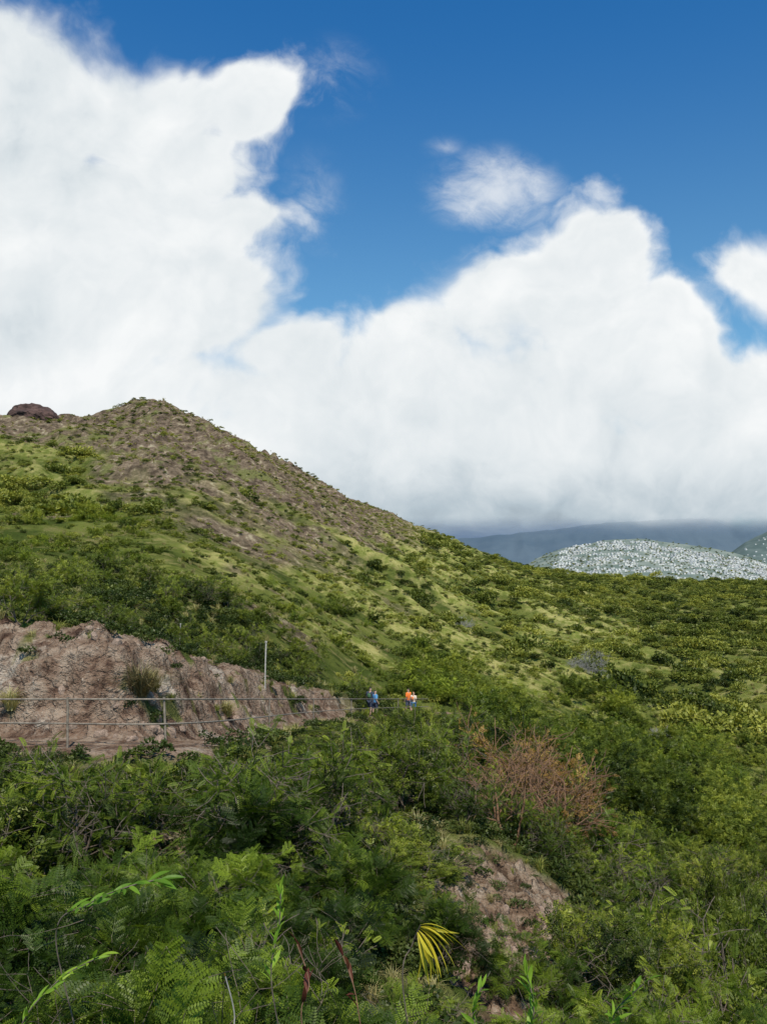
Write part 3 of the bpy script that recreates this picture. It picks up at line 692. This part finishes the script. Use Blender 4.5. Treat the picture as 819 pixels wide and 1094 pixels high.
e=empty('fallen_log',(x,31,tz(x,31)+.5),.2,'short weathered fallen log lying among shrubs below the trail','log'); build('trunk',V,Fq,M['greybark'],e,True)
V,Fq=tube_curve([(.3,0,.2),(.45,-.1,.45),(.5,-.15,.7)],.03,6); build('branch_stub',V,Fq,M['greybark'],e,True)

# ------------------------------------------------------------------ foreground sprigs
def lance(L,w,n=5,dr=.25):
    Q=[]
    for i in range(n):
        a=i/n;b=(i+1)/n
        f=lambda t:w*math.sin(PI*min(1,.06+t*.94))**.8 if t<1 else .0
        z=lambda t:-dr*t*t*L
        for s in(-1,1):
            Q.append([[a*L,0,z(a)],[b*L,0,z(b)],[b*L,s*f(b),z(b)+f(b)*.35],[a*L,s*f(a),z(a)+f(a)*.35]])
    return np.array(Q)
LN=lance(1,.11); LD=lance(1,.045,6,.6)
def sprig(name,base,pts_,L,nleaf,leafm,stemm,label,seed=1,w=1,rad=.005,spreadang=.75,fan=False,k0=.3):
    rs=np.random.default_rng(seed); e=empty(name,base,0,label,'plant')
    C=catmull(np.array([np.array(pts_[0])*2-np.array(pts_[1])]+list(pts_)+[np.array(pts_[-1])*2-np.array(pts_[-2])],float),12)
    V,Fq=tube_curve(C,rad,6); build('stem',V,Fq,stemm,e,True)
    d=norm(np.gradient(C,axis=0)); k=np.linspace(len(C)*k0,len(C)-1,nleaf).astype(int)
    P=C[k];D=d[k]; sd=norm(np.cross(D,[0,0,1])); sg=np.where(np.arange(nleaf)%2==0,1,-1)[:,None]
    D2=norm(D*(1-spreadang*.3)+sd*sg*spreadang+rs.normal(0,.22,(nleaf,3))+np.array([0,0,.15])); D2[-1]=D[-1]
    sc=L*rs.uniform(.6,1.15,nleaf); tp=LN
    if fan:
        a=np.linspace(-1.35,.25,nleaf)+rs.normal(0,.06,nleaf); D2=norm(np.stack([np.cos(a),rs.normal(-.15,.25,nleaf),np.sin(a)+.1],1)); tp=LD; sc=L*rs.uniform(.65,1.1,nleaf)
    o=leafmesh('leaves',place(tp*np.array([1,w,1]),P,D2,sc,rs),rs.random(nleaf),leafm,True); o.parent=e; return e
def wp(px,py,Y): return np.array([(px-CX)/F*Y,Y,(HY-py)/F*Y])
def sprigpx(name,pp,L,nl,lm,sm,label,seed,**k):
    P=[wp(*p) for p in pp]; b=P[0]
    g=np.array([b[0]+.05,b[1]+.1,tz(b[0],b[1])])
    return sprig(name,tuple(g),[g-g,(b-g)*.55+np.array([.05,.05,0])]+[p-g for p in P],L,nl,lm,sm,label,seed=seed,**k)
sprigpx('leafy_branch',[(60,1000,3.7),(95,966,3.6),(135,948,3.5),(176,938,3.5)],.10,34,M['bright'],M['bark'],'bright green leafy branch arching up at the lower left',1,k0=.5,rad=.003)
sprigpx('leafy_shoot',[(290,1050,3.8),(298,990,3.8),(300,950,3.8)],.08,26,M['bright'],M['bark'],'upright bright green leafy shoot in the lower middle',2,spreadang=.6,k0=.5,rad=.003)
sprigpx('leafy_shoot',[(560,1130,3.7),(570,1080,3.7),(562,1038,3.7)],.10,28,M['bright'],M['bark'],'upright bright green shoot at the bottom right of the yellow leaves',3,spreadang=.6,k0=.45,rad=.003)
sprigpx('leafy_shoot',[(660,1130,3.8),(655,1085,3.8),(690,1048,3.7)],.10,26,M['bright'],M['bark'],'light green shoot leaning right at the bottom edge',4,spreadang=.6,k0=.45,rad=.003)
sprigpx('leafy_shoot',[(20,1110,3.6),(60,1050,3.6),(110,1020,3.5)],.09,30,M['bright'],M['bark'],'bright green leafy stem in the lower left corner',10,spreadang=.6,k0=.45,rad=.003)
sprigpx('leafy_shoot',[(520,1130,3.9),(505,1085,3.9),(515,1052,3.9)],.09,24,M['bright'],M['bark'],'bright green shoot at the bottom edge below the yellow leaves',12,spreadang=.6,k0=.45,rad=.003)
sprigpx('yellow_leaf_spray',[(430,1050,3.6),(440,1010,3.6),(450,986,3.55)],.18,22,M['yellow'],M['bark'],'cluster of drooping yellow leaves in the lower middle foreground',6,fan=True,k0=.9,rad=.003)
sprigpx('seed_pod_branch',[(322,1090,3.8),(330,1050,3.8),(316,1005,3.8)],.11,6,M['pod'],M['redbark'],'dark red curved seed pods on a stem in the lower middle',7,k0=.6,rad=.003)
sprigpx('seed_pod_branch',[(385,1095,4.0),(378,1055,4.0),(365,1018,4.0)],.10,5,M['pod'],M['redbark'],'dark red pods beside the yellow leaves',8,k0=.6,rad=.003)
sprigpx('dry_twig',[(252,1120,3.6),(250,1080,3.6),(240,1040,3.6)],.02,4,M['dryleaf'],M['greybark'],'thin pale bare twig at the bottom left of centre',9,rad=.003)

# ------------------------------------------------------------------ people
skin=simple('skin',(.42,.26,.18),.6,.05); hairm=simple('hair',(.03,.02,.015),.7,.2)
def skinned(name,verts,edges,radii,mat,parent,root=0,sub=1):
    me=bpy.data.meshes.new(name); me.from_pydata(verts,edges,[]); o=bpy.data.objects.new(name,me); COL.objects.link(o)
    o.modifiers.new('s','SKIN')
    sv=me.skin_vertices[0].data
    for i,r in enumerate(radii): sv[i].radius=(r,r) if not isinstance(r,tuple) else r
    sv[root].use_root=True
    s=o.modifiers.new('b','SUBSURF'); s.levels=sub; s.render_levels=sub
    bpy.context.view_layer.update(); dg=bpy.context.evaluated_depsgraph_get()
    nm=bpy.data.meshes.new_from_object(o.evaluated_get(dg)); o.modifiers.clear(); o.data=nm; nm.materials.clear(); nm.materials.append(mat)
    for p in nm.polygons:p.use_smooth=True
    o.parent=parent; return o
def person(px,d,shirt,pants,label,stride,rz,hgt=1.75,pack=None,hatc=None):
    OX=PATH[:,0]+PN[:,0]*d; OY=PATH[:,1]+PN[:,1]*d
    i=int(np.argmin(abs(CX+F*OX/OY-px)+(OY<45)*999)); x=OX[i];y=OY[i]
    e=empty('person',(x,y,tz(x,y)),rz,label,'person'); k=hgt/1.75; e.scale=(k,k,k)
    s=stride
    V=[(0,0,.95),(0,0,1.15),(0,.01,1.38),(0,.0,1.5),(0,-.01,1.6),(0,-.02,1.70),
       (.18,0,1.41),(.23,.05*s,1.15),(.24,-.14*s-.03,.92),(.24,-.20*s-.04,.83),
       (-.18,0,1.41),(-.23,-.05*s,1.15),(-.24,.14*s-.03,.92),(-.24,.18*s-.04,.83),
       (.10,0,.90),(.11,-.12*s,.50),(.11,-.02-.22*s,.09),(.11,-.16-.22*s,.04),
       (-.10,0,.90),(-.11,.12*s,.50),(-.11,.26*s,.09),(-.11,.26*s-.14,.04)]
    E=[(0,1),(1,2),(2,3),(3,4),(4,5),(2,6),(6,7),(7,8),(8,9),(2,10),(10,11),(11,12),(12,13),(0,14),(14,15),(15,16),(16,17),(0,18),(18,19),(19,20),(20,21)]
    R=[(.12,.09),(.12,.09),(.13,.09),(.05,.05),(.085,.10),(.075,.085),.05,.042,.03,.03,.05,.042,.03,.03,.085,.06,.04,.035,.085,.06,.04,.035]
    skinned('body',V,E,R,skin,e,0,2)
    Vs=[(0,0,.90),(0,0,1.15),(0,.01,1.40),(.19,0,1.42),(.23,.04*s,1.14),(-.19,0,1.42),(-.23,-.04*s,1.14)]
    skinned('shirt',Vs,[(0,1),(1,2),(2,3),(3,4),(2,5),(5,6)],[(.175,.13),(.17,.13),(.19,.14),.10,.075,.10,.075],simple('shirt_cloth',shirt,.9,.15),e,1,2)
    Vp=[(0,0,.97),(.10,0,.88),(.11,-.11*s,.50),(-.10,0,.88),(-.11,.11*s,.50)]
    skinned('shorts',Vp,[(0,1),(1,2),(0,3),(3,4)],[(.15,.12),.12,.095,.12,.095],simple('shorts_cloth',pants,.9,.15),e,0,2)
    skinned('hair',[(0,.03,1.66),(0,.02,1.75)],[(0,1)],[(.088,.09),(.075,.08)],hairm if hatc is None else simple('cap_cloth',hatc,.9,.1),e,0,2)
    for q in(-.03,.03): skinned('eye',[(q,-.100,1.665),(q,-.108,1.665)],[(0,1)],[.008,.006],hairm,e,0,1)
    for q,yy in((.11,-.08-.22*s),(-.11,.26*s-.06)): skinned('shoe',[(q,yy+.08,.05),(q,yy-.12,.04)],[(0,1)],[(.055,.05),(.045,.035)],simple('shoe',(.05,.05,.055),.7,.1),e,0,1)
    if pack: skinned('backpack',[(0,.17,1.1),(0,.18,1.4)],[(0,1)],[(.14,.09),(.12,.08)],simple('pack_cloth',pack,.8,.15),e,0,2)
person(395,1.0,(.03,.04,.06),(.04,.05,.08),'person in dark clothes with a pack, left of the pair on the trail',.8,PI-.5,1.82,(.05,.12,.05))
person(401,.45,(.10,.28,.50),(.03,.035,.06),'person in a blue shirt walking on the trail beside the railing',-.7,2.0,1.66)
person(436,1.0,(.90,.20,.03),(.08,.09,.13),'person in a bright orange shirt with dark hair on the trail',.7,PI+.9,1.84)
person(442,.3,(.70,.55,.42),(.05,.18,.38),'person in a pale top and blue shorts, rightmost on the trail',-.6,PI-.6,1.6,(.75,.2,.05),(.6,.3,.15))

# ------------------------------------------------------------------ houses
def housemesh(w,l,h,rf,wm,rm,name='house'):
    a,b=w/2,l/2; ov=.6
    V=[(-a,-b,-3),(a,-b,-3),(a,b,-3),(-a,b,-3),(-a,-b,h),(a,-b,h),(a,b,h),(-a,b,h),
       (-a-ov,-b-ov,h+.05),(a+ov,-b-ov,h+.05),(a+ov,b+ov,h+.05),(-a-ov,b+ov,h+.05),(0,-b*.4,h+rf),(0,b*.4,h+rf)]
    Fs=[(0,1,5,4),(1,2,6,5),(2,3,7,6),(3,0,4,7),(8,9,12),(9,10,13,12),(10,11,13),(11,8,12,13),(8,11,10,9)]
    me=bpy.data.meshes.new(name); me.from_pydata(V,[],Fs); me.materials.append(wm); me.materials.append(rm)
    for p in me.polygons:
        if p.index>=4: p.material_index=1
    me.update(); return me
wms=[simple('wall_white',(.64,.61,.56),.8,.05,.1),simple('wall_cream',(.50,.47,.42),.8,.05,.1),simple('wall_grey',(.40,.40,.39),.8,.05,.1)]
rms=[simple('roof_light',(.44,.43,.41),.8,.1,.1),simple('roof_grey',(.26,.27,.28),.8,.1,.1),simple('roof_brown',(.32,.28,.26),.8,.1,.1),simple('roof_white',(.58,.56,.52),.8,.05,.1)]
HM=[housemesh(9,14,4.5,2.2,wms[0],rms[0]),housemesh(10,11,5,2.5,wms[0],rms[3]),housemesh(9,14,4.5,2.0,wms[1],rms[1]),housemesh(10,13,5,2,wms[0],rms[2]),housemesh(13,10,6,1.5,wms[2],rms[3])]
hs=[]
for (Hx,Hy,Y0,Y1,yb,pa,pb,rows) in((H1x,H1y,3900,4900,628,572,835,34),(H2x,H2y,5300,6300,606,785,860,13)):
    for j in range(rows):
        t=.03+.92*j/rows; Yr=Y0+(Y1-Y0)*t
        x0=(pa-CX)/F*Yr; x1=(pb-CX)/F*Yr; x=x0
        while x<x1:
            x+=random.uniform(12,20) if Y0<5000 else random.uniform(24,70); yy=Yr+70*math.sin(x/260+j*.12)+random.uniform(-4,4)
            nz=float(fbm(np.array([x/85+yy/300]),np.array([yy/85]),3,77)[0])
            if nz<-.10: continue
            z=float(hillz(np.array([x]),np.array([yy]),Hx,Hy,Y0,Y1,yb)[0])
            if CX+F*x/yy<np.interp(t,[0,1],[578,600]) and Y0<5000: continue
            if HY-F*z/yy>621: continue
            hs.append((x,yy,z,random.uniform(-.5,.5)+random.choice([0,PI/2])))
print('houses',len(hs))
random.shuffle(hs); hs.sort(key=lambda q:round(q[1]/150)); 
big_,rest=hs[:300],hs[300:]
for q in big_:
    o=bpy.data.objects.new('house',random.choice(HM)); COL.objects.link(o); o.location=q[:3]; o.rotation_euler=(0,0,q[3]); s=random.uniform(.7,1.1); o.scale=(s,s,s)
    tag(o,'small pale house on the lower slope of the distant suburb hillside','house','houses low on the distant hillside')
n=len(rest); Pr=np.array([q[:3] for q in rest]); ro=np.stack([np.zeros(n),np.zeros(n),np.array([q[3] for q in rest])],1)
scatter('distant_houses','mass of tiny white houses higher up the distant hillside','houses',Pr,ro,rs3(n,.7,1.1,(.9,1.1)),rng.integers(0,5,n),HM)
n=1100; t=rng.random(n); Yt=3900+1000*t; pxt=rng.uniform(560,850,n); Xt=(pxt-CX)/F*Yt; Zt=hillz(Xt,Yt,H1x,H1y,3900,4900,628)
scatter('distant_trees','dark trees between the distant houses','trees',np.stack([Xt,Yt,Zt],1),rotz(n),rs3(n,2,4),rng.integers(0,7,n),FAR)

# ------------------------------------------------------------------ world
SUN_EL=math.radians(54); sdir=norm(np.array([.10,-.62,0])); 
w=bpy.data.worlds.new('World'); scene.world=w; w.use_nodes=True; nt=w.node_tree; nt.nodes.clear(); t=NT(nt)
out=t.n('ShaderNodeOutputWorld')
sky=t.n('ShaderNodeTexSky',sky_type='NISHITA',sun_disc=False,sun_elevation=SUN_EL,sun_rotation=math.atan2(sdir[0],sdir[1]),altitude=100,air_density=1.0,dust_density=1.2,ozone_density=2.0)
tc=t.n('ShaderNodeTexCoord'); sx=t.n('ShaderNodeSeparateXYZ'); t.l(tc.outputs['Generated'],sx.inputs[0])
yy=t.math('MAXIMUM',sx.outputs[1],.12); u=t.math('DIVIDE',sx.outputs[0],yy); v=t.math('DIVIDE',sx.outputs[2],yy)
tint=t.mix(t.ss(sx.outputs[2],.22,.58),(.80,1.30,1.42,1),(.22,.92,1.46,1))
skc=t.mix(1.0,sky.outputs[0],tint,'MULTIPLY')
bg1=t.n('ShaderNodeBackground'); t.l(skc,bg1.inputs[0]); bg1.inputs[1].default_value=.098
cb=t.n('ShaderNodeCombineXYZ'); t.l(u,cb.inputs[0]); t.l(v,cb.inputs[1]); PP=cb.outputs[0]
wn=t.n('ShaderNodeTexNoise'); t.l(PP,wn.inputs['Vector']); wn.inputs['Scale'].default_value=4.0; wn.inputs['Detail'].default_value=4; wn.inputs['Roughness'].default_value=.55
wv=t.vm('MULTIPLY',t.vm('SUBTRACT',wn.outputs['Color'],(.5,.5,.5)).outputs[0],(.14,.14,0)).outputs[0]
PW=t.vm('ADD',PP,wv).outputs[0]
blobs=[(10,110,170,150),(140,120,140,90),(258,115,80,66),(190,175,110,70),(60,300,300,200),(248,232,110,52),(215,330,125,96),(300,390,120,66),(150,470,420,130),
       (620,292,88,98),(560,330,135,95),(450,372,92,86),(690,370,115,88),(560,460,460,160),(395,455,90,80),(812,290,105,66),(815,425,95,80)]
acc=None
for (bx,by,rx,ry) in blobs:
    c=((bx-CX)/F,(HY-by)/F,0); vv=t.vm('MULTIPLY',t.vm('SUBTRACT',PW,c).outputs[0],(F/rx,F/ry,0)).outputs[0]
    L=t.vm('LENGTH',vv).outputs['Value']; k=min(1.0,min(rx,ry)/95.0); f=t.math('MULTIPLY_ADD',L,-k,k)
    acc=f if acc is None else t.math('SMOOTH_MAX',acc,f,.12)
acc=t.math('MAXIMUM',acc,t.math('MULTIPLY_ADD',v,-5.5,1.5))
acc=t.math('ADD',acc,t.ss(acc,.22,.55,0,.40))
def nzg(vec,det,vd=3):
    n1=t.noise(vec,7.0,det,.61)
    vo=t.n('ShaderNodeTexVoronoi',feature='F1'); t.l(vec,vo.inputs['Vector']); vo.inputs['Scale'].default_value=10; vo.inputs['Detail'].default_value=vd; vo.inputs['Roughness'].default_value=.6
    return t.math('ADD',t.math('MULTIPLY',t.math('SUBTRACT',n1,.5),1.40),t.math('MULTIPLY',t.math('SUBTRACT',.42,vo.outputs['Distance']),.26))
nz0=nzg(PW,9); nz1=nzg(t.vm('ADD',PW,(-.018,.032,0)).outputs[0],6)
D0=t.math('ADD',t.math('MINIMUM',acc,1.0),nz0)
soft=t.ss(wn.outputs['Fac'],.42,.60,.30,.80)
mask=t.ss(D0,-.16,soft)
wm=t.n('ShaderNodeMapping'); t.l(PW,wm.inputs[0]); wm.inputs['Rotation'].default_value=(0,0,.5); wm.inputs['Scale'].default_value=(1,1.6,1)
wz=t.noise(wm.outputs[0],8,8,.65)
wacc=None
for (bx,by,rx,ry,op) in ((350,85,75,60,.8),(475,158,34,20,.7),(330,220,60,80,.8),(745,320,90,60,.8),(528,205,95,60,1.9)):
    c=((bx-CX)/F,(HY-by)/F,0); L=t.vm('LENGTH',t.vm('MULTIPLY',t.vm('SUBTRACT',PP,c).outputs[0],(F/rx,F/ry,0)).outputs[0]).outputs['Value']
    f=t.math('MULTIPLY',t.math('SUBTRACT',1.0,L),op); wacc=f if wacc is None else t.math('MAXIMUM',wacc,f)
wis=t.math('MULTIPLY',t.ss(t.math('MULTIPLY_ADD',t.math('MAXIMUM',wacc,0.0),.22,wz),.48,.90),t.ss(wacc,0,1.0,0,.72))
mask=t.math('MAXIMUM',mask,wis)
rel=t.math('SUBTRACT',nz0,nz1)
edge=t.ss(acc,.8,.0)
big=t.noise(PP,2.6,4,.5)
bodyv=t.math('ADD',t.math('MULTIPLY_ADD',rel,.50,.78),t.math('MULTIPLY',t.math('SUBTRACT',big,.5),1.0))
lum=t.math('ADD',bodyv,t.math('MULTIPLY',edge,.14))
for (bx,by,rx,ry,am) in ((20,345,130,75,.34),(560,410,150,60,.08),(60,180,120,60,.10)):
    c=((bx-CX)/F,(HY-by)/F,0); L=t.vm('LENGTH',t.vm('MULTIPLY',t.vm('SUBTRACT',PW,c).outputs[0],(F/rx,F/ry,0)).outputs[0]).outputs['Value']
    lum=t.math('SUBTRACT',lum,t.ss(L,1.1,0,0,am))
lum=t.math('ADD',lum,t.ss(v,.03,.17,-.46,.02),clamp=True)
cr=t.n('ShaderNodeValToRGB'); t.l(lum,cr.inputs[0]); e=cr.color_ramp.elements
e[0].position=.0; e[0].color=(.27,.33,.39,1); e[1].position=.98; e[1].color=(.93,.95,.955,1); x=e.new(.28); x.color=(.47,.555,.615,1); x=e.new(.60); x.color=(.73,.785,.815,1)
bg2=t.n('ShaderNodeBackground'); t.l(cr.outputs[0],bg2.inputs[0]); bg2.inputs[1].default_value=1.0
ms=t.n('ShaderNodeMixShader'); t.l(mask,ms.inputs[0]); t.l(bg1.outputs[0],ms.inputs[1]); t.l(bg2.outputs[0],ms.inputs[2]); t.l(ms.outputs[0],out.inputs[0])
sl=bpy.data.lights.new('sun','SUN'); sl.energy=4.8; sl.angle=math.radians(.6); sl.color=(1,.94,.82); so=bpy.data.objects.new('sun',sl); COL.objects.link(so)
D=Vector((sdir[0]*math.cos(SUN_EL),sdir[1]*math.cos(SUN_EL),math.sin(SUN_EL))); so.rotation_euler=D.to_track_quat('Z','Y').to_euler()

cam=bpy.data.cameras.new('camera'); co=bpy.data.objects.new('camera',cam); COL.objects.link(co); scene.camera=co
co.location=(0,0,0); co.rotation_euler=(PI/2,0,0); cam.sensor_fit='VERTICAL'; cam.sensor_height=24; cam.lens=F/1094*24; cam.shift_y=(HY-547)/1094; cam.clip_start=.05; cam.clip_end=60000
scene.view_settings.view_transform='Standard'; scene.view_settings.look='None'; scene.view_settings.exposure=0
